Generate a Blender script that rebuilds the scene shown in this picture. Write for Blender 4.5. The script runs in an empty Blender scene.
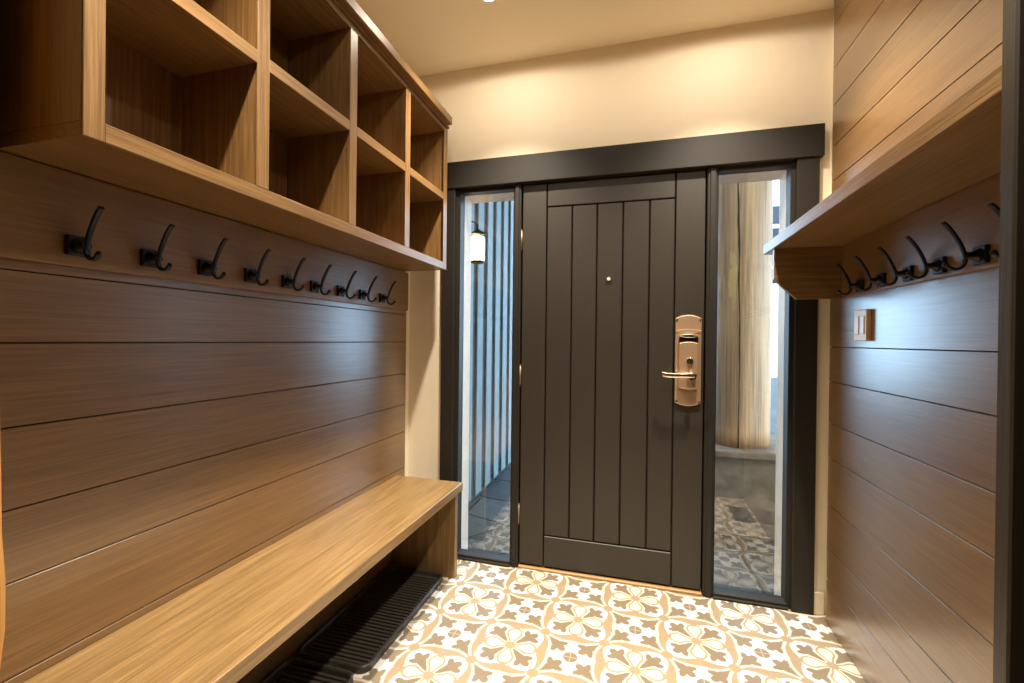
import bpy, bmesh, math, random
from mathutils import Vector, Matrix

random.seed(7)
C = bpy.context.scene.collection
SC = bpy.context.scene

# ------------------------------------------------------------------ camera
cam_d = bpy.data.cameras.new('camera')
cam = bpy.data.objects.new('camera', cam_d)
C.objects.link(cam)
cam_d.sensor_width = 36.0
cam_d.lens = 444.9 * 36.0 / 1024.0
cam_d.clip_start = 0.02
cam_d.clip_end = 200
RIGHT = Vector((0.962334666, 0.271633501, 0.0112796971))
UP = Vector((-0.0117682759, 0.000169728582, 0.999930737))
BACK = Vector((0.271612773, -0.962400754, 0.00335999368))
mat = Matrix((RIGHT, UP, BACK)).transposed().to_4x4()
mat.translation = Vector((0.60417, -2.33095, 1.23006))
cam.matrix_world = mat
SC.camera = cam

# ------------------------------------------------------------------ exposure
SC.view_settings.view_transform = 'Standard'
SC.view_settings.look = 'None'
SC.view_settings.gamma = 1.0
SC.view_settings.use_curve_mapping = False
SC.view_settings.exposure = 0.18

# ------------------------------------------------------------------ sky
world = bpy.data.worlds.new('world')
SC.world = world
world.use_nodes = True
wn = world.node_tree
for n in list(wn.nodes):
    wn.nodes.remove(n)
w_out = wn.nodes.new('ShaderNodeOutputWorld')
w_bg = wn.nodes.new('ShaderNodeBackground')
w_bg.inputs['Color'].default_value = (0.46, 0.71, 1.0, 1)
w_bg.inputs['Strength'].default_value = 8.5
wn.links.new(w_bg.outputs[0], w_out.inputs[0])

# ------------------------------------------------------------------ lamps
CEIL = 2.745
LAMP_W = 245.0
FILL_W = 8.5
LAMP_COL = (1.0, 0.885, 0.72)
LAMPS = [(-0.045, -0.476), (0.97, -0.476), (-0.045, -1.60), (0.97, -1.60)]


def lamp(x, y, power):
    d = bpy.data.lights.new('downlight_beam', 'SPOT')
    d.energy = power
    d.color = LAMP_COL
    d.spot_size = math.radians(99)
    d.spot_blend = 1.0
    d.shadow_soft_size = 0.03
    o = bpy.data.objects.new('downlight_beam', d)
    o.location = (x, y, CEIL - 0.012)
    C.objects.link(o)
    # wide fill light added at each lamp to brighten the upper walls
    g = bpy.data.lights.new('downlight_fill', 'SPOT')
    g.spot_size = math.radians(176)
    g.spot_blend = 0.12
    g.energy = FILL_W
    g.color = LAMP_COL
    g.shadow_soft_size = 0.03
    go = bpy.data.objects.new('downlight_fill', g)
    go.location = (x, y, CEIL - 0.030)
    C.objects.link(go)
    return o


for x, y in LAMPS:
    lamp(x, y, LAMP_W)


# ------------------------------------------------------------------ node helpers
class NT:
    """Small wrapper that turns python arithmetic into Math nodes."""

    def __init__(self, m):
        self.t = m.node_tree

    def new(self, kind, **kw):
        n = self.t.nodes.new(kind)
        for k, v in kw.items():
            setattr(n, k, v)
        return n

    def link(self, a, b):
        self.t.links.new(a, b)

    def put(self, sock, v):
        if isinstance(v, V):
            self.link(v.s, sock)
        elif hasattr(v, 'is_linked'):
            self.link(v, sock)
        else:
            sock.default_value = v

    def math(self, op, *a, clamp=False):
        n = self.new('ShaderNodeMath', operation=op, use_clamp=clamp)
        for i, v in enumerate(a):
            self.put(n.inputs[i], v)
        return V(self, n.outputs[0])

    def mix(self, f, a, b):
        n = self.new('ShaderNodeMix', data_type='RGBA')
        self.put(n.inputs[0], f)
        self.put(n.inputs[6], a)
        self.put(n.inputs[7], b)
        return n.outputs[2]

    def step(self, d, w=0.012):
        """1 inside (d<0), 0 outside, softened over w."""
        return self.math('MULTIPLY_ADD', d, -1.0 / w, 0.5, clamp=True)


class V:
    def __init__(self, nt, s):
        self.nt, self.s = nt, s

    def __add__(self, o): return self.nt.math('ADD', self, o)
    def __radd__(self, o): return self.nt.math('ADD', o, self)
    def __sub__(self, o): return self.nt.math('SUBTRACT', self, o)
    def __rsub__(self, o): return self.nt.math('SUBTRACT', o, self)
    def __mul__(self, o): return self.nt.math('MULTIPLY', self, o)
    def __rmul__(self, o): return self.nt.math('MULTIPLY', o, self)
    def abs(self): return self.nt.math('ABSOLUTE', self)
    def round(self): return self.nt.math('ROUND', self)
    def max(self, o): return self.nt.math('MAXIMUM', self, o)
    def min(self, o): return self.nt.math('MINIMUM', self, o)


def new_mat(name):
    m = bpy.data.materials.new(name)
    m.use_nodes = True
    nt = NT(m)
    b = m.node_tree.nodes['Principled BSDF']
    return m, nt, b


def plain(name, col, rough=0.5, metal=0.0, noise=0.0, nscale=20.0, bump=0.0, emit=None, estr=0.0, spec=0.5):
    m, nt, b = new_mat(name)
    b.inputs['Roughness'].default_value = rough
    b.inputs['Metallic'].default_value = metal
    b.inputs['Specular IOR Level'].default_value = spec
    tc = nt.new('ShaderNodeTexCoord')
    nz = nt.new('ShaderNodeTexNoise')
    nz.inputs['Scale'].default_value = nscale
    nz.inputs['Detail'].default_value = 4
    nt.link(tc.outputs['Object'], nz.inputs['Vector'])
    lo = tuple(c * (1 - noise) for c in col) + (1,)
    hi = tuple(min(1, c * (1 + noise)) for c in col) + (1,)
    nt.link(nt.mix(nz.outputs[0], lo, hi), b.inputs['Base Color'])
    if bump:
        bp = nt.new('ShaderNodeBump')
        bp.inputs['Strength'].default_value = bump
        bp.inputs['Distance'].default_value = 0.01
        nt.link(nz.outputs[0], bp.inputs['Height'])
        nt.link(bp.outputs[0], b.inputs['Normal'])
    if emit:
        b.inputs['Emission Color'].default_value = emit + (1,)
        b.inputs['Emission Strength'].default_value = estr
    return m


def wood(name, col, axis, rough=0.35, dark=0.62, light=1.12, fine=1.0, ring=0.5, spec=0.5, bump=0.12, coat=0.0):
    """Oak: long soft bands, cathedral figure and fine dark pores along one axis."""
    m, nt, b = new_mat(name)
    tc = nt.new('ShaderNodeTexCoord')
    at = nt.new('ShaderNodeAttribute', attribute_name='tint')
    tint = V(nt, at.outputs['Fac'])
    off = nt.new('ShaderNodeVectorMath', operation='ADD')
    cx = nt.new('ShaderNodeCombineXYZ')
    for i in range(3):
        nt.put(cx.inputs[i], tint * (7.3 + 3.1 * i))
    nt.link(tc.outputs['Object'], off.inputs[0])
    nt.link(cx.outputs[0], off.inputs[1])

    def noise(along, across, detail, dist=0.0):
        mp = nt.new('ShaderNodeMapping')
        s = [across] * 3
        s['XYZ'.index(axis)] = along
        mp.inputs['Scale'].default_value = s
        nt.link(off.outputs[0], mp.inputs['Vector'])
        n = nt.new('ShaderNodeTexNoise')
        n.inputs['Scale'].default_value = 1.0
        n.inputs['Detail'].default_value = detail
        n.inputs['Distortion'].default_value = dist
        nt.link(mp.outputs[0], n.inputs['Vector'])
        return V(nt, n.outputs[0])

    band = noise(0.7, 9.0, 2, 0.6)
    fig = nt.math('FRACT', band * 9.0)
    fig = nt.math('ABSOLUTE', fig - 0.5) * 2.0
    pores = noise(7.0, 300.0, 2)
    streak = noise(1.6, 60.0, 3)
    mid = noise(3.5, 150.0, 2)
    pore = nt.math('MULTIPLY_ADD', pores, 4.0, -1.5, clamp=True)
    v = fig * (0.28 * ring) + (streak - 0.5) * 0.95 + (mid - 0.5) * (1.5 * fine) + pore * (0.35 * fine) + (0.30 - 0.14 * ring)
    v = nt.math('ADD', v, tint * 0.25 - 0.06, clamp=True)
    c0 = tuple(c * dark * (0.97, 0.93, 0.86)[i] for i, c in enumerate(col)) + (1,)
    c1 = tuple(min(1, c * light) for c in col) + (1,)
    colr = nt.mix(v, c0, c1)
    nt.link(colr, b.inputs['Base Color'])
    b.inputs['Specular IOR Level'].default_value = spec
    b.inputs['Coat Weight'].default_value = coat
    b.inputs['Coat Roughness'].default_value = 0.30
    b.inputs['Coat IOR'].default_value = 1.65
    nt.put(b.inputs['Roughness'], streak * 0.12 + (rough - 0.06))
    bp = nt.new('ShaderNodeBump')
    bp.inputs['Strength'].default_value = bump
    bp.inputs['Distance'].default_value = 0.002
    nt.put(bp.inputs['Height'], pore + streak * 0.4)
    nt.link(bp.outputs[0], b.inputs['Normal'])
    return m


def tile_floor_mat():
    m, nt, b = new_mat('encaustic_tile')
    tc = nt.new('ShaderNodeTexCoord')
    sp = nt.new('ShaderNodeSeparateXYZ')
    nt.link(tc.outputs['Object'], sp.inputs[0])
    P = 0.2425
    u = (V(nt, sp.outputs[0]) - 0.609) * (1 / P)
    v = (V(nt, sp.outputs[1]) + 0.121) * (1 / P)
    s = (u + v) * 0.5
    t = (u - v) * 0.5
    ds = s - s.round()
    dt = t - t.round()
    du = (ds + dt).abs()
    dv = (ds - dt).abs()
    x = du.max(dv)
    y = du.min(dv)

    def ln(a, c):
        return nt.math('SQRT', a * a + c * c)

    r = ln(x, y)
    dd = (x + y) * 0.70711          # along the diagonal
    ee = (x - y) * 0.70711          # off the diagonal
    a = 1.0 - x                     # from the dot
    fd = (a + y) * 0.70711
    fe = nt.math('ABSOLUTE', (a - y) * 0.70711)

    def circ(px, py, cx, cy, rad):
        return ln(px - cx, py - cy) - rad

    def ell(px, py, cx, cy, rx, ry):
        return (ln((px - cx) * (1 / rx), (py - cy) * (1 / ry)) - 1.0) * min(rx, ry)

    WHITE = (0.76, 0.74, 0.68, 1)
    IVORY = (0.68, 0.60, 0.48, 1)
    TAN = (0.325, 0.24, 0.15, 1)
    TAUPE = (0.215, 0.165, 0.11, 1)
    col = WHITE
    ang = nt.math('ARCTAN2', y, x)

    def fleur(d, e, d0, d1):
        """three-lobed leaf, narrow at d0 and wide at d1, symmetric about e = 0."""
        k = (d1 - d0)
        body = (e - ((d - d0) * (0.34 / k * 0.36) + 0.012)).max(d0 - d).max(d - (d0 + 0.82 * k))
        tip = ell(d, e, d0 + 0.86 * k, 0.0, 0.14 * k + 0.012, 0.066)
        # pointed side lobe
        side = ell(d * 0.80 - e * 0.60, d * 0.60 + e * 0.80,
                   (d0 + 0.70 * k) * 0.80 - 0.098 * 0.60, (d0 + 0.70 * k) * 0.60 + 0.098 * 0.80, 0.052, 0.088)
        return body.min(tip).min(side)

    # outer fleur around each dot: narrow at the touching point, lobes towards the dot
    f2 = 0.66 - fd
    fl = fleur(f2, fe, 0.0, 0.48)
    col = nt.mix(nt.step(fl), col, TAUPE)
    # ring, slightly squared so that it touches its diagonal neighbours
    rr = r - nt.math('DIVIDE', x * y, r * r + 0.0001) * 0.135
    col = nt.mix(nt.step(rr - 0.650), col, TAN)
    col = nt.mix(nt.step(rr - 0.640), col, IVORY)
    col = nt.mix(nt.step(rr - 0.598), col, TAN)
    swell = nt.math('MAXIMUM', 1.0 - ang * 1.5, 0.0) * 0.185
    col = nt.mix(nt.step(rr - (0.560 - swell)), col, WHITE)
    col = nt.mix(nt.step(circ(dd, ee, 0.707, 0.0, 0.092)), col, TAN)
    # inner fleur on the diagonal
    inf = fleur(dd, ee, 0.07, 0.54)
    col = nt.mix(nt.step(inf), col, TAUPE)
    # teardrop petals on the axes
    def petal(g):
        tear = (y - ((x - 0.05) * 0.40 + g * 0.9)).max(x - 0.30)
        return tear.min(ell(x, y, 0.30, 0.0, 0.115 + g, 0.098 + g))
    col = nt.mix(nt.step(petal(0.060)), col, IVORY)
    col = nt.mix(nt.step(petal(0.036)), col, TAN)
    col = nt.mix(nt.step(petal(0.0)), col, IVORY)
    col = nt.mix(nt.step((y - 0.055).max((rr - 0.60)).max(0.405 - x)), col, TAN)
    col = nt.mix(nt.step(r - 0.085), col, TAN)
    # dot
    oct_ = ln(a, y) - 0.118
    col = nt.mix(nt.step(oct_), col, TAUPE)
    cross = (a.min(y)) - 0.006
    col = nt.mix(nt.step(cross.max(a.max(y) - 0.11)) * 0.45, col, IVORY)
    # joints
    gu = (u - u.round()).abs()
    gv = (v - v.round()).abs()
    g = gu.min(gv) - 0.004
    gf = nt.step(g, 0.006) * 0.25
    col = nt.mix(gf, col, (0.45, 0.40, 0.33, 1))
    nz = nt.new('ShaderNodeTexNoise')
    nz.inputs['Scale'].default_value = 14
    nz.inputs['Detail'].default_value = 5
    nt.link(tc.outputs['Object'], nz.inputs['Vector'])
    nv = V(nt, nz.outputs[0])
    hs = nt.new('ShaderNodeHueSaturation')
    nt.put(hs.inputs['Value'], nv * 0.22 + 0.89)
    nt.link(col, hs.inputs['Color'])
    nt.link(hs.outputs[0], b.inputs['Base Color'])
    b.inputs['Roughness'].default_value = 0.42
    b.inputs['Specular IOR Level'].default_value = 0.35
    bp = nt.new('ShaderNodeBump')
    bp.inputs['Strength'].default_value = 0.15
    bp.inputs['Distance'].default_value = 0.002
    nt.put(bp.inputs['Height'], 1.0 - gf * 3.0)
    nt.link(bp.outputs[0], b.inputs['Normal'])
    return m


def glass_mat():
    m = bpy.data.materials.new('window_glass')
    m.use_nodes = True
    nt = NT(m)
    for n in list(m.node_tree.nodes):
        m.node_tree.nodes.remove(n)
    out = nt.new('ShaderNodeOutputMaterial')
    tr = nt.new('ShaderNodeBsdfTransparent')
    tr.inputs[0].default_value = (0.96, 0.98, 0.97, 1)
    gl = nt.new('ShaderNodeBsdfGlossy')
    gl.inputs['Roughness'].default_value = 0.0
    fr = nt.new('ShaderNodeFresnel')
    geo = nt.new('ShaderNodeNewGeometry')
    # same reflectance on both faces of the pane (double glazing)
    nt.put(fr.inputs['IOR'], V(nt, geo.outputs['Backfacing']) * (1 / 2.0 - 2.0) + 2.0)
    mx = nt.new('ShaderNodeMixShader')
    nt.link(fr.outputs[0], mx.inputs[0])
    nt.link(tr.outputs[0], mx.inputs[1])
    nt.link(gl.outputs[0], mx.inputs[2])
    nt.link(mx.outputs[0], out.inputs[0])
    return m


def slate_mat():
    m, nt, b = new_mat('slate_paving')
    tc = nt.new('ShaderNodeTexCoord')
    vo = nt.new('ShaderNodeTexVoronoi', feature='DISTANCE_TO_EDGE')
    vo.inputs['Scale'].default_value = 2.6
    nt.link(tc.outputs['Object'], vo.inputs['Vector'])
    vc = nt.new('ShaderNodeTexVoronoi', feature='F1')
    vc.inputs['Scale'].default_value = 2.6
    nt.link(tc.outputs['Object'], vc.inputs['Vector'])
    nz = nt.new('ShaderNodeTexNoise')
    nz.inputs['Scale'].default_value = 18
    nz.inputs['Detail'].default_value = 6
    nt.link(tc.outputs['Object'], nz.inputs['Vector'])
    base = nt.mix(nz.outputs[0], (0.026, 0.029, 0.030, 1), (0.085, 0.082, 0.076, 1))
    hs = nt.new('ShaderNodeHueSaturation')
    hs.inputs['Color'].default_value = (1, 1, 1, 1)
    sep = nt.new('ShaderNodeSeparateColor')
    nt.link(vc.outputs['Color'], sep.inputs[0])
    nt.put(hs.inputs['Value'], V(nt, sep.outputs[0]) * 0.6 + 0.7)
    nt.link(base, hs.inputs['Color'])
    e = nt.step(V(nt, vo.outputs['Distance']) - 0.022, 0.02)
    nt.link(nt.mix(e, hs.outputs[0], (0.022, 0.024, 0.02, 1)), b.inputs['Base Color'])
    b.inputs['Roughness'].default_value = 0.7
    b.inputs['Specular IOR Level'].default_value = 0.15
    bp = nt.new('ShaderNodeBump')
    bp.inputs['Strength'].default_value = 0.6
    bp.inputs['Distance'].default_value = 0.02
    nt.put(bp.inputs['Height'], V(nt, nz.outputs[0]) * 0.4 - e * 1.0)
    nt.link(bp.outputs[0], b.inputs['Normal'])
    return m


def log_mat(name, col, knot=None):
    m, nt, b = new_mat(name)
    tc = nt.new('ShaderNodeTexCoord')

    def noise(sc, detail):
        mp = nt.new('ShaderNodeMapping')
        mp.inputs['Scale'].default_value = sc
        nt.link(tc.outputs['Object'], mp.inputs['Vector'])
        n = nt.new('ShaderNodeTexNoise')
        n.inputs['Scale'].default_value = 1
        n.inputs['Detail'].default_value = detail
        nt.link(mp.outputs[0], n.inputs['Vector'])
        return V(nt, n.outputs[0])
    n1 = noise((9, 9, 0.8), 4)
    n2 = noise((70, 70, 2.0), 3)
    f = nt.math('ADD', (n1 - 0.5) * 1.8, (n2 - 0.5) * 1.6 + 0.5, clamp=True)
    c = nt.mix(f, tuple(k * 0.55 for k in col) + (1,), tuple(min(1, k * 1.35) for k in col) + (1,))
    if knot:
        sp = nt.new('ShaderNodeSeparateXYZ')
        nt.link(tc.outputs['Object'], sp.inputs[0])
        n3 = noise((25, 25, 9), 3)
        kx = (V(nt, sp.outputs[0]) - knot[0]) * (1 / 0.024)
        kz = (V(nt, sp.outputs[2]) - knot[1]) * (1 / 0.15)
        fr = nt.math('LESS_THAN', V(nt, sp.outputs[1]), 0.0)
        d = nt.math('SQRT', kx * kx + kz * kz) - 1.0 + (n3 - 0.5) * 3.2
        c = nt.mix(nt.step(d, 0.2) * fr * 0.9, c, (0.90, 0.56, 0.22, 1))
        cr = ((V(nt, sp.outputs[0]) + 0.055) + (n1 - 0.5) * 0.09).abs() - 0.0035
        c = nt.mix(nt.step(cr, 0.003) * fr, c, (0.03, 0.02, 0.012, 1))
    nt.link(c, b.inputs['Base Color'])
    b.inputs['Roughness'].default_value = 0.5
    bp = nt.new('ShaderNodeBump')
    bp.inputs['Strength'].default_value = 0.3
    bp.inputs['Distance'].default_value = 0.01
    nt.put(bp.inputs['Height'], f)
    nt.link(bp.outputs[0], b.inputs['Normal'])
    return m


HONEY = (0.282, 0.172, 0.068)
OAK = (0.250, 0.136, 0.048)
BROWN = (0.235, 0.127, 0.047)
M_bench = wood('honey_oak', HONEY, 'Y', rough=0.33, dark=0.60, light=1.2, ring=1.0, fine=0.6)
M_honeyZ = wood('honey_oak_upright', HONEY, 'Z', rough=0.36, dark=0.65)
M_oakX = wood('stained_oak_across', OAK, 'X', rough=0.36)
M_oakY = wood('stained_oak_along', OAK, 'Y', rough=0.36)
M_oakZ = wood('stained_oak_upright', OAK, 'Z', rough=0.36)
M_plank = wood('brown_stained_oak_plank', BROWN, 'Y', rough=0.30, ring=0.35, fine=0.9, dark=0.66, bump=0.0, coat=1.0)
M_railw = wood('brown_stained_oak_rail', (0.260, 0.143, 0.053), 'Y', rough=0.33, ring=0.2, fine=0.6, dark=0.75)
M_gap = plain('dark_gap', (0.02, 0.013, 0.008), 0.7)
M_wall = plain('cream_paint', (0.86, 0.75, 0.57), 0.6, noise=0.02, nscale=60, bump=0.03)
M_ceil = plain('cream_ceiling_paint', (0.93, 0.83, 0.635), 0.7, noise=0.02, nscale=60)
M_base = plain('cream_gloss_paint', (0.86, 0.76, 0.57), 0.4, noise=0.01)
M_door = plain('dark_brown_door_paint', (0.030, 0.0235, 0.0165), 0.46, noise=0.08, nscale=30, bump=0.03)
M_trim = plain('dark_brown_trim_paint', (0.018, 0.0145, 0.010), 0.55, spec=0.35, noise=0.08, nscale=30)
M_post = wood('dark_stained_casing', (0.034, 0.025, 0.016), 'Z', rough=0.4, dark=0.8)
M_thresh = plain('oak_threshold', (0.42, 0.24, 0.09), 0.4, noise=0.15, nscale=40)
M_black = plain('black_iron', (0.008, 0.008, 0.009), 0.42, noise=0.1, spec=0.35)
M_rubber = plain('black_rubber', (0.040, 0.034, 0.027), 0.38, noise=0.2, nscale=80)
M_hinge = plain('dull_bronze_hinge', (0.25, 0.18, 0.11), 0.45, metal=0.4)
M_bronze = plain('satin_copper_bronze', (0.64, 0.42, 0.26), 0.36, metal=0.65, noise=0.05, nscale=60)
M_nickel = plain('bright_nickel', (0.85, 0.76, 0.62), 0.18, metal=1.0)
M_slot = plain('black_plastic', (0.01, 0.01, 0.01), 0.3)
M_switch = plain('tan_plastic', (0.72, 0.50, 0.31), 0.35, noise=0.03)
M_switch2 = plain('light_tan_plastic', (0.78, 0.57, 0.37), 0.30, noise=0.03)
M_hall = wood('dark_hall_wood', (0.10, 0.06, 0.03), 'Y', rough=0.4)
M_tile = tile_floor_mat()
M_glass = glass_mat()
M_slate = slate_mat()
M_liner = plain('pale_exterior_board', (0.95, 0.66, 0.47), 0.55, noise=0.12, nscale=25)
M_board = wood('weathered_blue_grey_board', (0.27, 0.31, 0.32), 'Z', rough=0.7, dark=0.7, light=1.2)
M_boardgap = plain('dark_weathered_board', (0.045, 0.045, 0.04), 0.8, noise=0.2)
M_log = log_mat('peeled_log', (0.70, 0.37, 0.18), knot=(-0.085, 1.10))
M_log2 = log_mat('honey_log', (0.55, 0.27, 0.06))
M_stone = plain('grey_stone', (0.24, 0.165, 0.115), 0.9, noise=0.75, nscale=12, bump=0.9, spec=0.2)
M_slat = plain('dark_blue_grey_slat', (0.035, 0.055, 0.075), 0.5, noise=0.1)
M_lens = plain('lamp_lens', (0.9, 0.85, 0.75), 0.4, emit=(1.0, 0.86, 0.62), estr=14.0)
M_ringw = plain('white_lamp_ring', (0.85, 0.82, 0.76), 0.4)
M_lant = plain('lantern_glass', (0.9, 0.8, 0.6), 0.4, emit=(1.0, 0.80, 0.50), estr=8.0)
M_lmetal = plain('dark_bronze_metal', (0.06, 0.045, 0.03), 0.4, metal=0.6)
M_chip = plain('polished_brass', (0.85, 0.78, 0.65), 0.35, metal=0.3)


# ------------------------------------------------------------------ mesh helpers
class MB:
    def __init__(self):
        self.bm = bmesh.new()
        self.tl = self.bm.faces.layers.float.new('tint')
        self.smooth = False

    def _tint(self, faces, t):
        for f in faces:
            f[self.tl] = t

    def box(self, x0, x1, y0, y1, z0, z1, bevel=0.0, seg=1, tint=0.0, mat=0):
        tmp = bmesh.new()
        bmesh.ops.create_cube(tmp, size=1.0)
        for v in tmp.verts:
            v.co = Vector((x0 + (v.co.x + .5) * (x1 - x0), y0 + (v.co.y + .5) * (y1 - y0), z0 + (v.co.z + .5) * (z1 - z0)))
        if bevel > 0:
            bmesh.ops.bevel(tmp, geom=list(tmp.edges), offset=bevel, segments=seg, profile=0.5, affect='EDGES')
        self.merge(tmp, tint, mat)
        return self

    def merge(self, tmp, tint=0.0, mat=0):
        mp = {}
        for v in tmp.verts:
            mp[v] = self.bm.verts.new(v.co)
        for f in tmp.faces:
            try:
                nf = self.bm.faces.new([mp[v] for v in f.verts])
            except ValueError:
                continue
            nf[self.tl] = tint
            nf.material_index = mat
            nf.smooth = f.smooth
        tmp.free()

    def prism(self, pts, axis, a0, a1, bevel=0.0, tint=0.0):
        """polygon pts in the two remaining axes, extruded along axis."""
        tmp = bmesh.new()

        def mk(p, a):
            if axis == 'Y':
                return Vector((p[0], a, p[1]))
            if axis == 'X':
                return Vector((a, p[0], p[1]))
            return Vector((p[0], p[1], a))
        A = [tmp.verts.new(mk(p, a0)) for p in pts]
        B = [tmp.verts.new(mk(p, a1)) for p in pts]
        tmp.faces.new(A)
        tmp.faces.new(B[::-1])
        n = len(pts)
        for i in range(n):
            tmp.faces.new([A[i], B[i], B[(i + 1) % n], A[(i + 1) % n]])
        bmesh.ops.recalc_face_normals(tmp, faces=list(tmp.faces))
        if bevel:
            bmesh.ops.bevel(tmp, geom=list(tmp.edges), offset=bevel, segments=2, profile=0.5, affect='EDGES')
        self.merge(tmp, tint)
        return self

    def lathe(self, prof, center, n=24, axis='Z', smooth=True):
        """prof: list of (radius, along)."""
        tmp = bmesh.new()
        rows = []
        for r, h in prof:
            row = []
            for k in range(n):
                a = 2 * math.pi * k / n
                p = (r * math.cos(a), r * math.sin(a), h)
                if axis == 'X':
                    p = (h, p[0], p[1])
                elif axis == 'Y':
                    p = (p[0], h, p[1])
                row.append(tmp.verts.new(Vector(p) + Vector(center)))
            rows.append(row)
        for i in range(len(rows) - 1):
            for k in range(n):
                f = tmp.faces.new([rows[i][k], rows[i][(k + 1) % n], rows[i + 1][(k + 1) % n], rows[i + 1][k]])
                f.smooth = smooth
        tmp.faces.new(rows[0][::-1])
        tmp.faces.new(rows[-1])
        bmesh.ops.recalc_face_normals(tmp, faces=list(tmp.faces))
        self.merge(tmp)
        return self

    def strap(self, path, width, thick, side, taper=1.0, round_n=8):
        """rounded rectangular bar swept along a planar path; side = the wide direction."""
        tmp = bmesh.new()
        side = Vector(side).normalized()
        P = [Vector(p) for p in path]
        rows = []
        for i, p in enumerate(P):
            t = (P[min(i + 1, len(P) - 1)] - P[max(i - 1, 0)]).normalized()
            nrm = t.cross(side).normalized()
            k = 1.0
            row = []
            for q in range(round_n):
                a = 2 * math.pi * (q + .5) / round_n
                ca, sa = math.cos(a), math.sin(a)
                ca = math.copysign(abs(ca) ** 0.6, ca)
                sa = math.copysign(abs(sa) ** 0.6, sa)
                row.append(tmp.verts.new(p + side * (ca * width / 2 * k) + nrm * (sa * thick / 2 * k)))
            rows.append(row)
        for i in range(len(rows) - 1):
            for k in range(round_n):
                f = tmp.faces.new([rows[i][k], rows[i][(k + 1) % round_n], rows[i + 1][(k + 1) % round_n], rows[i + 1][k]])
                f.smooth = True
        tmp.faces.new(rows[0][::-1])
        tmp.faces.new(rows[-1])
        bmesh.ops.recalc_face_normals(tmp, faces=list(tmp.faces))
        self.merge(tmp)
        return self

    def build(self, name, mats, parent=None, org=(0, 0, 0)):
        """vertices are given in world space; org is the parent thing's origin."""
        me = bpy.data.meshes.new(name)
        o = Vector(org)
        for v in self.bm.verts:
            v.co -= o
        self.bm.to_mesh(me)
        self.bm.free()
        for m in (mats if isinstance(mats, (list, tuple)) else [mats]):
            me.materials.append(m)
        ob = bpy.data.objects.new(name, me)
        C.objects.link(ob)
        if parent is not None:
            ob.parent = parent
        else:
            ob.location = o
        return ob


def tag(o, label=None, cat=None, group=None, kind=None):
    if label:
        o['label'] = label
    if cat:
        o['category'] = cat
    if group:
        o['group'] = group
    if kind:
        o['kind'] = kind
    return o


def thing(name, label, cat, loc=(0, 0, 0), group=None):
    o = bpy.data.objects.new(name, None)
    o.empty_display_size = 0.05
    o.location = loc
    C.objects.link(o)
    return tag(o, label, cat, group)


def struct(o, label=None, cat=None):
    return tag(o, label, cat, None, 'structure')


def spline(pts, n=4):
    """Catmull-Rom through 2-D or 3-D points."""
    P = [Vector(p) for p in pts]
    out = []
    for i in range(len(P) - 1):
        p0, p1, p2, p3 = P[max(i - 1, 0)], P[i], P[i + 1], P[min(i + 2, len(P) - 1)]
        for k in range(n):
            t = k / n
            out.append(0.5 * ((2 * p1) + (p2 - p0) * t + (2 * p0 - 5 * p1 + 4 * p2 - p3) * t * t + (3 * p1 - p0 - 3 * p2 + p3) * t ** 3))
    out.append(P[-1])
    return out


# ------------------------------------------------------------------ the setting
XL, XR = -0.675, 1.438           # painted wall faces
PL, PR = -0.655, 1.418           # panelling faces
DX0, DX1, DZ0, DZ1 = -0.003, 0.917, 0.024, 2.067

b = MB()
b.box(-0.80, 1.60, -1.80, 0.055, -0.12, 0.0)
struct(b.build('floor', M_tile), 'cream and tan patterned encaustic tile floor of the entry', 'floor')
b = MB()
b.box(-4.8, 5.2, -7.0, 0.2, 2.745, 2.85)
struct(b.build('ceiling', M_ceil), 'cream painted ceiling above the entry', 'ceiling')

b = MB()
b.box(-4.8, 5.2, -7.0, -1.80, -0.12, 0.0)
b.box(-4.8, -0.80, -1.80, -1.64, -0.12, 0.0)
b.box(1.60, 5.2, -1.80, -1.465, -0.12, 0.0)
struct(b.build('floor', M_hall), 'dark wood floor of the hall behind the viewer', 'floor')

# door wall with one wide opening
b = MB()
b.box(-2.8, -0.42, 0.0, 0.2, 0, 2.745)
b.box(1.33, 3.2, 0.0, 0.2, 0, 2.745)
b.box(-0.42, 1.33, 0.0, 0.2, 2.12, 2.745)
struct(b.build('wall_front', M_wall), 'cream painted wall around and above the dark entry door', 'wall')

b = MB()
b.box(-0.80, XL, -1.76, 0.0, 0, 2.745)
wl = struct(b.build('wall_left', M_wall), 'left side wall covered in brown horizontal planks', 'wall')
b = MB()
b.box(XR, 1.60, -1.465, 0.0, 0, 2.745)
wr = struct(b.build('wall_right', M_wall), 'right side wall covered in brown horizontal planks', 'wall')
b = MB()
b.box(-4.8, -0.80, -1.76, -1.64, 0, 2.745)
b.box(1.60, 5.2, -1.60, -1.465, 0, 2.745)
b.box(-4.8, -4.68, -6.9, -1.76, 0, 2.745)
b.box(5.08, 5.2, -6.9, -1.60, 0, 2.745)
b.box(-4.8, 5.2, -7.0, -6.9, 0, 2.745)
struct(b.build('wall_back', M_hall), 'dark wood walls of the hall behind the viewer', 'wall')


def panelling(name, xf, xb, y0, y1, joints, parent, sgn):
    g = 0.0035
    p = MB()
    for i in range(len(joints) - 1):
        z0, z1 = joints[i] + g / 2, joints[i + 1] - g / 2
        p.box(min(xf, xb), max(xf, xb), y0, y1, z0, z1, bevel=0.0006, tint=random.uniform(-0.45, 0.45))
    xg = xb - sgn * 0.0
    p.box(min(xb, xb + sgn * 0.011), max(xb, xb + sgn * 0.011), y0, y1, joints[0], joints[-1], mat=1)
    return struct(p.build(name, [M_plank, M_gap], parent))


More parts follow.
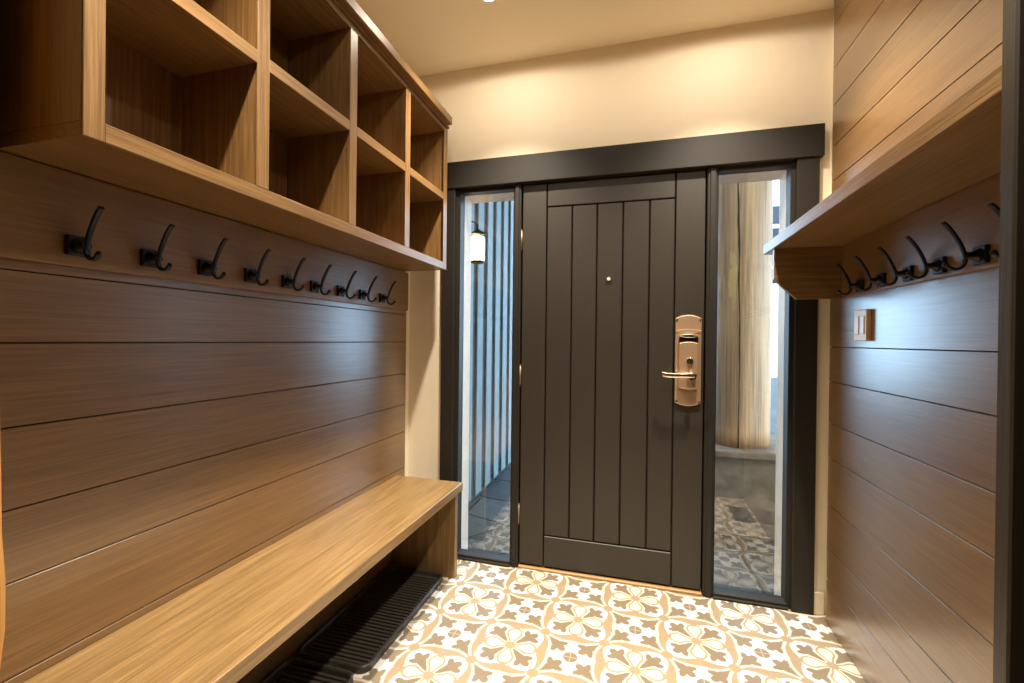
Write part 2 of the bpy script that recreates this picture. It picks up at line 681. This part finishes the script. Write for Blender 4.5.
panelling('plank_panelling', PL, XL, -1.755, -0.073,
          [0.0, 0.13, 0.30, 0.507, 0.708, 0.862, 1.035, 1.212, 1.365, 1.60], wl, 1)
b = MB()
b.box(XL, -0.664, -0.073, -0.062, 0.0, 1.60)  # dark strip standing in for the shadow line at the panel end
struct(b.build('panel_shadow_strip', M_gap, wl))
panelling('plank_panelling', PR, XR, -1.465, -0.066,
          [0.0, 0.197, 0.336, 0.523, 0.729, 0.882, 1.064, 1.215, 1.43, 1.575, 1.765, 1.94, 2.091, 2.271, 2.434, 2.626, 2.744], wr, -1)
b = MB()
b.box(1.429, XR, -0.066, -0.056, 0.0, 2.744)  # shadow line at the right panel end, also done as a dark strip
struct(b.build('panel_shadow_strip', M_gap, wr))

b = MB()
b.box(1.387, 1.4285, -0.014, 0.0, 0.0, 0.10, bevel=0.002)
struct(b.build('baseboard_front', M_base), 'short cream baseboard between door casing and right wall', 'baseboard')

# dark casing round door and sidelights
b = MB()
b.box(-0.477, 1.402, -0.034, 0.0, 2.072, 2.219, bevel=0.003)
b.box(-0.464, -0.387, -0.026, 0.0, 0.0, 2.072, bevel=0.003)
b.box(1.296, 1.386, -0.026, 0.0, 0.0, 2.072, bevel=0.003)
struct(b.build('trim_1', M_trim), 'dark brown flat casing around the door and both sidelights', 'door casing')

# dark end casing at the right edge of the view
b = MB()
b.box(1.126, 1.46, -1.515, -1.485, 0.0, 2.744, bevel=0.003)
b.box(1.142, 1.46, -1.485, -1.467, 0.0, 2.744)
struct(b.build('trim_2', M_post), 'tall dark stained casing at the right edge of the view', 'casing')

# jamb and mullions
b = MB()
b.box(-0.39, -0.361, -0.004, 0.06, 0.0, 2.075, bevel=0.002)
b.box(-0.047, -0.006, -0.012, 0.06, 0.0, 2.072, bevel=0.004)
b.box(-0.040, -0.017, -0.018, -0.010, 0.0, 2.07, bevel=0.003)
b.box(0.920, 0.965, -0.012, 0.06, 0.0, 2.072, bevel=0.004)
b.box(0.932, 0.958, -0.018, -0.010, 0.0, 2.07, bevel=0.003)
b.box(1.276, 1.30, -0.004, 0.06, 0.0, 2.075, bevel=0.002)
b.box(-0.02, 0.010, 0.046, 0.06, 0.0, 2.07)
b.box(0.904, 0.94, 0.046, 0.06, 0.0, 2.07)
b.box(-0.02, 0.94, 0.046, 0.06, 0.0, 0.034)
b.box(-0.39, 1.30, -0.004, 0.06, 2.068, 2.12)
struct(b.build('trim_3', M_trim), 'dark brown door jamb and mullions between door and sidelights', 'door frame')


def sidelight(n, x0, x1, label):
    f = MB()
    w = 0.007
    z0, z1 = 0.004, 2.068
    f.box(x0, x0 + w, 0.0, 0.055, z0, z1, bevel=0.002)
    f.box(x1 - w, x1, 0.0, 0.055, z0, z1, bevel=0.002)
    f.box(x0, x1, 0.0, 0.055, z1 - 0.016, z1, bevel=0.002)
    f.box(x0, x1, -0.012, 0.055, z0, 0.028, bevel=0.003)
    f.box(x0, x1, -0.022, 0.0, 0.0, 0.014, bevel=0.003)
    fr = struct(f.build('window_%d' % n, M_trim), label, 'sidelight window')
    g = MB()
    g.box(x0 + w * .5, x1 - w * .5, 0.032, 0.036, 0.024, z1 - 0.012)
    struct(g.build('pane', M_glass, fr))
    return fr


sidelight(1, -0.372, -0.047, 'narrow sidelight window left of the door, lantern visible through it')
sidelight(2, 0.965, 1.284, 'narrow sidelight window right of the door, log column visible through it')

# exterior board liner round the opening
b = MB()
b.box(-0.42, -0.362, 0.062, 0.170, -0.05, 2.06, bevel=0.002)
b.box(1.276, 1.33, 0.062, 0.170, -0.05, 2.06, bevel=0.002)
b.box(-0.42, 1.33, 0.062, 0.205, 2.055, 2.12, bevel=0.002)
struct(b.build('trim_4', M_liner), 'pale board lining of the opening outside the glass', 'exterior trim')

# ------------------------------------------------------------------ the door
door = struct(thing('door_1', 'dark brown plank entry door with a copper coloured lock', 'door', (0.457, 0, 0.024)))
ORG = (0.457, 0, 0.024)
V1, V2 = 0.132, 0.777
RT, RB = 1.941, 0.188
gp = 0.0025
for x0, x1 in ((DX0 + 0.003, V1), (V2, DX1 - 0.003)):
    b = MB()
    b.box(x0 + (gp if x0 == V2 else 0), x1 - (gp if x1 == V1 else 0), 0.0, 0.045, DZ0, DZ1, bevel=0.003)
    b.build('stile', M_door, door, ORG)
for z0, z1 in ((RT, DZ1), (DZ0, RB)):
    b = MB()
    b.box(V1 + gp, V2 - gp, 0.0, 0.045, z0 + (gp if z0 == RT else 0), z1 - (gp if z1 == RB else 0), bevel=0.003)
    b.build('rail', M_door, door, ORG)
b = MB()
gx = [V1, 0.267, 0.396, 0.526, 0.656, V2]
for i in range(5):
    b.box(gx[i] + gp, gx[i + 1] - gp, 0.003, 0.042, RB + gp, RT - gp, bevel=0.004)
b.build('plank_panel', M_door, door, ORG)
b = MB()
b.box(DX0 + 0.006, DX1 - 0.006, 0.020, 0.038, DZ0 + 0.004, DZ1 - 0.004)
b.build('core', M_gap, door, ORG)
b = MB()
b.box(DX0, DX1, -0.012, 0.045, 0.0, 0.014, bevel=0.003)
tag(b.build('threshold', M_thresh, door, ORG), 'orange oak threshold strip')
for zc in (1.77, 1.04, 0.29):
    b = MB()
    b.lathe([(0.0055, -0.05), (0.0055, 0.05)], (-0.0045, -0.004, zc), 10)
    b.lathe([(0.0035, -0.057), (0.0035, -0.05)], (-0.0045, -0.004, zc), 10)
    b.lathe([(0.0035, 0.05), (0.0035, 0.057)], (-0.0045, -0.004, zc), 10)
    tag(b.build('hinge', M_hinge, door, ORG))
b = MB()
b.lathe([(0.009, -0.006), (0.009, -0.002), (0.007, 0.004)], (0.458, 0.0, 1.549), 16, axis='Y')
tag(b.build('peephole', M_chip, door, ORG), 'small brass peephole')


def arch_plate(x0, x1, z0, z1, rise, n=10):
    pts = []
    for i in range(n + 1):
        t = i / n
        pts.append((x0 + (x1 - x0) * t, z1 - rise + rise * (1 - (2 * t - 1) ** 2)))
    for i in range(n + 1):
        t = 1 - i / n
        pts.append((x0 + (x1 - x0) * t, z0 + rise - rise * (1 - (2 * t - 1) ** 2)))
    return pts


b = MB()
b.prism(arch_plate(0.783, 0.902, 0.917, 1.362, 0.016), 'Y', -0.010, 0.001, bevel=0.003)
b.prism(arch_plate(0.783, 0.902, 1.272, 1.292, 0.006), 'Y', -0.013, -0.009, bevel=0.001)
lock = tag(b.build('lock_plate', M_bronze, door, ORG), 'copper coloured lock plate with rounded ends')
b = MB()
b.prism(arch_plate(0.799, 0.886, 1.000, 1.232, 0.008), 'Y', -0.030, -0.009, bevel=0.004)
b.build('lock_housing', M_bronze, lock, ORG)
b = MB()
b.box(0.799, 0.886, -0.028, -0.009, 1.228, 1.252, bevel=0.002)
b.build('card_slot', M_slot, lock, ORG)
b = MB()
b.prism(arch_plate(0.799, 0.886, 1.250, 1.268, 0.007), 'Y', -0.034, -0.009, bevel=0.003)
b.build('housing_cap', M_nickel, lock, ORG)
b = MB()
b.lathe([(0.015, -0.036), (0.015, -0.028)], (0.848, 0.0, 1.138), 16, axis='Y')
b.box(0.843, 0.853, -0.052, -0.036, 1.120, 1.156, bevel=0.003)
b.build('thumb_turn', M_nickel, lock, ORG)
b = MB()
b.lathe([(0.021, -0.042), (0.021, -0.030)], (0.858, 0.0, 1.068), 18, axis='Y')
b.lathe([(0.010, -0.070), (0.010, -0.040)], (0.858, 0.0, 1.068), 14, axis='Y')
path = spline([(0.868, -0.066, 1.071), (0.845, -0.070, 1.071), (0.80, -0.070, 1.070), (0.755, -0.068, 1.069), (0.735, -0.063, 1.071), (0.722, -0.058, 1.074)], 4)
b.strap(path, 0.024, 0.014, (0, 0, 1), round_n=10)
tag(b.build('lever_handle', M_nickel, lock, ORG), 'bright nickel lever handle')
for px, pz in ((0.790, 1.338), (0.895, 1.338), (0.790, 0.940), (0.895, 0.940)):
    b = MB()
    b.lathe([(0.0045, -0.0125), (0.0045, -0.009)], (px, 0, pz), 8, axis='Y')
    b.build('screw', M_nickel, lock, ORG)

# ------------------------------------------------------------------ downlights
DL = [('recessed ceiling lamp in front of the door, above the lantern window', LAMPS[0]),
      ('recessed ceiling lamp in front of the door on the lock side', LAMPS[1]),
      ('recessed ceiling lamp over the near end of the bench', LAMPS[2]),
      ('recessed ceiling lamp near the dark casing on the right', LAMPS[3])]
for lab, (x, y) in DL:
    t = thing('ceiling_downlight', lab, 'ceiling lamp', (x, y, CEIL), 'recessed ceiling lamps')
    o = (x, y, CEIL)
    b = MB()
    n = 28
    tmp = bmesh.new()
    rows = []
    for r, h in ((0.030, -0.001), (0.030, -0.005), (0.040, -0.005), (0.042, -0.001)):
        rows.append([tmp.verts.new((x + r * math.cos(2 * math.pi * k / n), y + r * math.sin(2 * math.pi * k / n), CEIL + h)) for k in range(n)])
    for i in range(3):
        for k in range(n):
            tmp.faces.new([rows[i][k], rows[i][(k + 1) % n], rows[i + 1][(k + 1) % n], rows[i + 1][k]])
    b.merge(tmp)
    b.build('trim_ring', M_ringw, t, o)
    b = MB()
    b.lathe([(0.029, -0.003), (0.029, -0.001)], o, 24)
    b.build('lens', M_lens, t, o)

# ------------------------------------------------------------------ cubby shelf
cub = thing('cubby_shelf', 'open oak cubby shelf of eight compartments high on the left wall', 'cubby shelf', (-0.535, -0.935, 1.60))
CO = (-0.535, -0.935, 1.60)
XF, XB = -0.395, -0.6745
CY0, CY1 = -1.752, -0.120
ZB, ZT = 1.603, 2.362
divs = [-1.340, -0.940, -0.545]
b = MB()
b.box(XB, XF + 0.0, CY0, CY1, ZB, 1.630, bevel=0.0015)
b.build('bottom_panel', M_oakY, cub, CO)
b = MB()
b.box(XB, XF - 0.002, CY0, CY1, 2.338, ZT, bevel=0.0015)
b.build('top_panel', M_oakY, cub, CO)
b = MB()
b.box(XB, XB + 0.010, CY0 + .02, CY1 - .02, 1.630, 2.338)
b.build('back_panel', M_oakZ, cub, CO)
for y0, y1 in ((CY0, CY0 + 0.022), (CY1 - 0.022, CY1)):
    b = MB()
    b.box(XB, XF - 0.001, y0, y1, 1.630, 2.338, bevel=0.0015)
    b.build('end_panel', M_oakZ, cub, CO)
for y in divs:
    b = MB()
    b.box(XB + 0.010, XF - 0.002, y - 0.019, y + 0.019, 1.630, 2.338, bevel=0.001, tint=random.uniform(-.3, .3))
    b.build('divider', M_oakZ, cub, CO)
ys = [CY0 + 0.022] + [v for y in divs for v in (y - 0.019, y + 0.019)] + [CY1 - 0.022]
for i in range(0, 8, 2):
    b = MB()
    b.box(XB + 0.010, XF - 0.002, ys[i], ys[i + 1], 1.972, 2.004, bevel=0.001, tint=random.uniform(-.3, .3))
    b.build('shelf', M_oakY, cub, CO)
# face frame
for y0, y1, z0, z1 in [(CY0, CY0 + 0.036, ZB, 2.358)] + [(y - 0.021, y + 0.021, 1.640, 2.338) for y in divs] + [(CY1 - 0.042, CY1, ZB, 2.358)]:
    b = MB()
    b.box(XF - 0.001, XF + 0.003, y0, y1, z0, z1, bevel=0.0012, tint=random.uniform(-.3, .3))
    b.build('face_stile', M_oakZ, cub, CO)
yy = [CY0 + 0.036] + [v for y in divs for v in (y - 0.021, y + 0.021)] + [CY1 - 0.042]
for y0, y1, z0, z1 in [(yy[0], yy[-1], ZB, 1.640), (yy[0], yy[-1], 2.338, 2.358)] + [(yy[i], yy[i + 1], 1.970, 2.006) for i in range(0, 8, 2)]:
    b = MB()
    b.box(XF - 0.001, XF + 0.0028, y0, y1, z0, z1, bevel=0.0012, tint=random.uniform(-.3, .3))
    b.build('face_rail', M_oakY, cub, CO)
b = MB()
b.box(XB, XF + 0.012, CY0, CY1 + 0.002, ZT, 2.372)
b.box(XB, XF + 0.036, CY0, CY1 - 0.014, 2.372, 2.412, bevel=0.003)
b.build('crown', M_oakY, cub, CO)

# ------------------------------------------------------------------ hook rails
b = MB()
b.box(PL, -0.640, -1.75, -0.080, 1.388, 1.601, bevel=0.002)
tag(b.build('hook_rail', M_railw, None, (-0.647, -0.915, 1.388)), 'brown oak hook rail under the cubby shelf on the left wall', 'hook rail')

HOOKP = [(0.083, 0.083), (0.074, 0.075), (0.059, 0.053), (0.046, 0.027), (0.038, 0.004), (0.036, -0.010),
         (0.041, -0.025), (0.053, -0.032), (0.067, -0.029), (0.075, -0.020)]


def make_hook(s):
    """s=+1: wall on the left (prongs point to +X); s=-1 mirrored. Origin on the rail face."""
    t = thing('coat_hook', None, None)
    p = MB()
    x0, x1 = sorted((0.0005 * s, 0.011 * s))
    p.box(x0, x1, -0.0225, 0.0225, -0.0225, 0.0225, bevel=0.003, seg=2)
    p.build('backplate', M_black, t)
    p = MB()
    pr = [(0.018, 0.010), (0.012, 0.018), (0.008, 0.027), (0.010, 0.038)]
    p.lathe([(r, h * s) for r, h in pr], (0, 0, 0), 14, axis='X')
    p.build('neck', M_black, t)
    pts = spline([(d * s, 0, z) for d, z in HOOKP], 4)
    k = 20
    p = MB()
    p.strap(pts[:k + 1], 0.012, 0.0075, (0, 1, 0), round_n=10)
    p.build('upper_prong', M_black, t)
    p = MB()
    p.strap(pts[k:], 0.012, 0.0075, (0, 1, 0), round_n=10)
    p.lathe([(0.0035, -0.004), (0.0062, -0.002), (0.0062, 0.002), (0.0035, 0.004)], (HOOKP[-1][0] * s, 0, HOOKP[-1][1]), 10, axis='Y')
    p.build('lower_prong', M_black, t)
    return t


def copy_tree(o, parent=None):
    c = o.copy()
    C.objects.link(c)
    if parent is not None:
        c.parent = parent
    for ch in list(o.children):
        copy_tree(ch, c)
    return c


ORDN = ['nearest', 'second', 'third', 'fourth', 'fifth', 'sixth', 'seventh', 'eighth', 'ninth']
hl = make_hook(1)
hook_y = [-0.354, -0.521, -0.680, -0.841, -0.986, -1.146, -1.305, -1.462, -1.620]
for i, y in enumerate(hook_y):
    o = hl if i == 0 else copy_tree(hl)
    o.location = (-0.640, y, 1.434)
    lab = 'black double coat hook on the left rail, nearest to the door' if i == 0 else (
        'black double coat hook on the left rail, last and farthest from the door' if i == 8 else
        'black double coat hook on the left rail, %s from the door' % ORDN[i])
    tag(o, lab, 'coat hook', 'coat hooks under the cubby shelf')

# right shelf
sh = thing('wall_shelf', 'oak wall shelf with angled bracket above hooks on the right wall', 'wall shelf', (1.43, -0.76, 1.414))
SO = (1.43, -0.76, 1.414)
b = MB()
b.box(1.150, PR, -1.462, -0.070, 1.630, 1.674, bevel=0.0015)
b.build('shelf_board', M_oakY, sh, SO)
b = MB()
b.prism([(1.157, 1.630), (1.157, 1.500), (1.243, 1.415), (PR, 1.415), (PR, 1.630)], 'Y', -0.215, -0.193, bevel=0.001)
b.build('bracket', M_oakX, sh, SO)
b = MB()
b.box(1.404, PR, -1.462, -0.215, 1.415, 1.630, bevel=0.002)
b.build('hook_board', M_railw, sh, SO)
hr = make_hook(-1)
hook_yr = [-0.387, -0.536, -0.691, -0.840, -0.992, -1.145]
for i, y in enumerate(hook_yr):
    o = hr if i == 0 else copy_tree(hr)
    o.location = (1.404, y, 1.447)
    lab = 'black double coat hook under the right shelf, nearest to the bracket' if i == 0 else (
        'black double coat hook under the right shelf, partly hidden by the dark casing' if i == 5 else
        'black double coat hook under the right shelf, %s from the bracket' % ORDN[i])
    tag(o, lab, 'coat hook', 'coat hooks under the right shelf')

# light switch
sw = thing('light_switch', 'tan wall switch on the right plank wall below the shelf', 'light switch', (PR, -0.38, 1.30))
WO = (PR, -0.38, 1.30)
b = MB()
b.box(PR - 0.016, PR, -0.428, -0.331, 1.241, 1.358, bevel=0.003, seg=2)
b.build('cover_plate', M_switch, sw, WO)
for yc in (-0.400, -0.359):
    b = MB()
    b.box(PR - 0.019, PR - 0.014, yc - 0.016, yc + 0.016, 1.266, 1.333, bevel=0.002)
    b.build('rocker', M_switch2, sw, WO)

# ------------------------------------------------------------------ bench
bn = thing('bench', 'long honey oak bench along the left wall', 'bench', (-0.46, -0.95, 0))
BO = (-0.46, -0.95, 0)
b = MB()
b.box(PL + 0.001, -0.262, -1.745, -0.170, 0.444, 0.487, bevel=0.004, seg=2)
b.build('seat', M_bench, bn, BO)
for y0, y1 in ((-0.212, -0.176), (-1.74, -1.705)):
    b = MB()
    b.box(PL + 0.001, -0.287, y0, y1, 0.0, 0.444, bevel=0.002)
    b.build('leg_panel', M_honeyZ, bn, BO)


# ------------------------------------------------------------------ boot trays
def tray(x0, x1, y0, y1, label):
    n = 6
    R_ = 0.04

    def rr(x0, x1, y0, y1, r):
        pts = []
        for cx, cy, a0 in ((x1 - r, y1 - r, 0), (x0 + r, y1 - r, 90), (x0 + r, y0 + r, 180), (x1 - r, y0 + r, 270)):
            for k in range(n + 1):
                a = math.radians(a0 + 90 * k / n)
                pts.append((cx + r * math.cos(a), cy + r * math.sin(a)))
        return pts
    tmp = bmesh.new()
    loops = []
    for d, z in ((0.0, 0.001), (0.0, 0.024), (0.004, 0.028), (0.010, 0.028), (0.014, 0.023), (0.018, 0.008)):
        loops.append([tmp.verts.new((x, y, z)) for x, y in rr(x0 + d, x1 - d, y0 + d, y1 - d, R_ - d)])
    m = len(loops[0])
    for i in range(len(loops) - 1):
        for k in range(m):
            tmp.faces.new([loops[i][k], loops[i][(k + 1) % m], loops[i + 1][(k + 1) % m], loops[i + 1][k]])
    tmp.faces.new(loops[-1])
    tmp.faces.new(loops[0][::-1])
    bmesh.ops.recalc_face_normals(tmp, faces=list(tmp.faces))
    bb = MB()
    bb.merge(tmp)
    y = y0 + 0.035
    while y < y1 - 0.03:
        bb.box(x0 + 0.026, x1 - 0.026, y - 0.005, y + 0.005, 0.007, 0.016, bevel=0.002)
        y += 0.0205
    o = bb.build('boot_tray', M_rubber, None, ((x0 + x1) / 2, (y0 + y1) / 2, 0))
    tag(o, label, 'boot tray', 'rubber boot trays under the bench')


tray(-0.648, -0.332, -0.918, -0.222, 'black ribbed rubber boot tray under the bench end near the door')
tray(-0.648, -0.352, -1.640, -0.938, 'black ribbed rubber boot tray at the bottom edge, nearer the viewer')

# ------------------------------------------------------------------ log post by the bench, left edge
prof = []
for i in range(30):
    z = 2.744 * i / 29
    r = 0.100 + 0.010 * math.exp(-((z - 0.70) / 0.10) ** 2) + 0.002 * math.sin(z * 9) - 0.016 * min(1, max(0, (z - 1.15) / 0.3))
    prof.append((r, z))
b = MB()
b.lathe(prof, (-0.610, -1.868, 0.0), 40)
o = b.build('log_post', M_log2, None, (-0.610, -1.868, 0.0))
tag(o, 'honey coloured peeled log post at the left edge of the view', 'log post')

# floor vent, seen as a dark patch in the right sidelight's reflection
fv = thing('floor_vent', 'black floor register beside the right wall, mirrored in the right sidelight', 'floor vent', (1.335, -1.10, 0))
b = MB()
b.box(1.270, 1.400, -1.25, -0.97, 0.0005, 0.006, bevel=0.002)
b.build('frame', M_black, fv, (1.335, -1.10, 0))
b = MB()
for k in range(12):
    y = -1.23 + 0.0215 * k
    b.box(1.285, 1.385, y, y + 0.010, 0.005, 0.009)
b.build('grille', M_black, fv, (1.335, -1.10, 0))

# ------------------------------------------------------------------ outside
b = MB()
b.box(-8, 12, 0.056, 16, -0.15, -0.03)
struct(b.build('ground', M_slate), 'dark grey slate paving outside the door', 'paving')

b = MB()
b.box(-0.78, -0.625, 0.26, 2.25, -0.03, 3.2, mat=1)
y = 0.28
while y < 2.1:
    w = 0.130
    b.box(-0.625, -0.608, y, y + w, 0.0, 3.2, bevel=0.003, tint=random.uniform(-.4, .4))
    y += 0.228
struct(b.build('wall_outside', [M_board, M_boardgap]), 'blue grey weathered board wall outside the left sidelight', 'board wall')

lx, ly = -0.455, 0.525
ln_ = thing('wall_lantern', 'glowing bracket lantern on the blue board wall outside', 'lantern', (lx, ly, 1.75))
LO = (lx, ly, 1.75)
b = MB()
b.lathe([(0.040, 0.0), (0.050, 0.01), (0.050, 0.155), (0.042, 0.165)], (lx, ly, 1.765), 16)
b.build('glass_body', M_lant, ln_, LO)
b = MB()
b.lathe([(0.075, 0.0), (0.073, 0.006), (0.022, 0.035), (0.008, 0.042)], (lx, ly, 1.940), 4)
b.lathe([(0.006, 0.0), (0.006, 0.035)], (lx, ly, 1.98), 8)
b.build('cap', M_lmetal, ln_, LO)
b = MB()
b.lathe([(0.044, 0.0), (0.055, 0.004), (0.055, 0.012)], (lx, ly, 1.752), 12)
b.build('base', M_lmetal, ln_, LO)
for k in range(4):
    a = math.pi / 4 + k * math.pi / 2
    b = MB()
    cx_, cy_ = lx + 0.053 * math.cos(a), ly + 0.053 * math.sin(a)
    b.box(cx_ - 0.0025, cx_ + 0.0025, cy_ - 0.0025, cy_ + 0.0025, 1.76, 1.945)
    b.build('cage_bar', M_lmetal, ln_, LO)
b = MB()
b.strap(spline([(lx, ly, 2.010), (lx - 0.03, ly, 2.035), (lx - 0.08, ly, 2.035), (-0.608, ly, 1.99)], 4), 0.010, 0.008, (0, 1, 0))
b.box(-0.608, -0.598, ly - 0.03, ly + 0.03, 1.93, 2.04, bevel=0.003)
b.build('wall_arm', M_lmetal, ln_, LO)

ld = bpy.data.lights.new('lantern_bulb', 'POINT')
ld.energy = 45
ld.color = (1.0, 0.74, 0.42)
ld.shadow_soft_size = 0.045
lo = bpy.data.objects.new('lantern_bulb', ld)
lo.location = (lx + 0.0, ly, 1.85)
C.objects.link(lo)

b = MB()
b.box(-2.0, 4.0, 0.2, 2.3, 3.0, 3.12)  # roof out of view, added to cut skylight on the paving and boards
struct(b.build('unseen_porch_ceiling', M_hall), 'unseen wood porch ceiling outside the door, added to cut the skylight', 'porch ceiling')

# log column on its stone base
lcx, lcy, lr = 1.297, 1.10, 0.190
b = MB()
tmp = bmesh.new()
n, rows = 36, []
for i in range(24):
    z = 0.53 + i * 0.107
    row = []
    for k in range(n):
        a = 2 * math.pi * k / n
        r = lr * (1.0 + 0.02 * math.sin(3 * a + z) + 0.012 * math.sin(5 * a - 2 * z)) - 0.006 * (z - 0.55)
        row.append(tmp.verts.new((lcx + r * math.cos(a), lcy + r * math.sin(a), z)))
    rows.append(row)
for i in range(len(rows) - 1):
    for k in range(n):
        f = tmp.faces.new([rows[i][k], rows[i][(k + 1) % n], rows[i + 1][(k + 1) % n], rows[i + 1][k]])
        f.smooth = True
tmp.faces.new(rows[0][::-1])
tmp.faces.new(rows[-1])
bmesh.ops.recalc_face_normals(tmp, faces=list(tmp.faces))
b.merge(tmp)
lc = tag(b.build('log_column', M_log, None, (lcx, lcy, 0.53)), 'thick peeled log column on a stone base outside the right sidelight', 'log column')
b = MB()
b.box(lcx - 0.27, lcx + 0.40, lcy - 0.27, lcy + 0.33, -0.03, 0.485, bevel=0.02, seg=2)
b.box(lcx - 0.30, lcx + 0.43, lcy - 0.30, lcy + 0.36, 0.485, 0.53, bevel=0.01, seg=2)
tag(b.build('stone_base', M_stone, None, (lcx, lcy, -0.03)), 'grey stone base under the log column', 'stone base')

# slatted screen beyond the column
ss = thing('slat_screen', 'dark blue slatted screen beyond the log column', 'slat screen', (2.4, 3.5, 0))
for z0, z1 in ((2.616, 2.826), (2.36, 2.569), (2.13, 2.313), (1.92, 2.09)):
    b = MB()
    b.box(1.9, 4.2, 3.48, 3.51, z0, z1, bevel=0.004)
    b.build('slat', M_slat, ss, (2.4, 3.5, 0))
for xp in (1.9, 4.2):
    b = MB()
    b.box(xp - 0.05, xp + 0.05, 3.51, 3.61, -0.03, 2.9, bevel=0.005)
    b.build('post', M_slat, ss, (2.4, 3.5, 0))
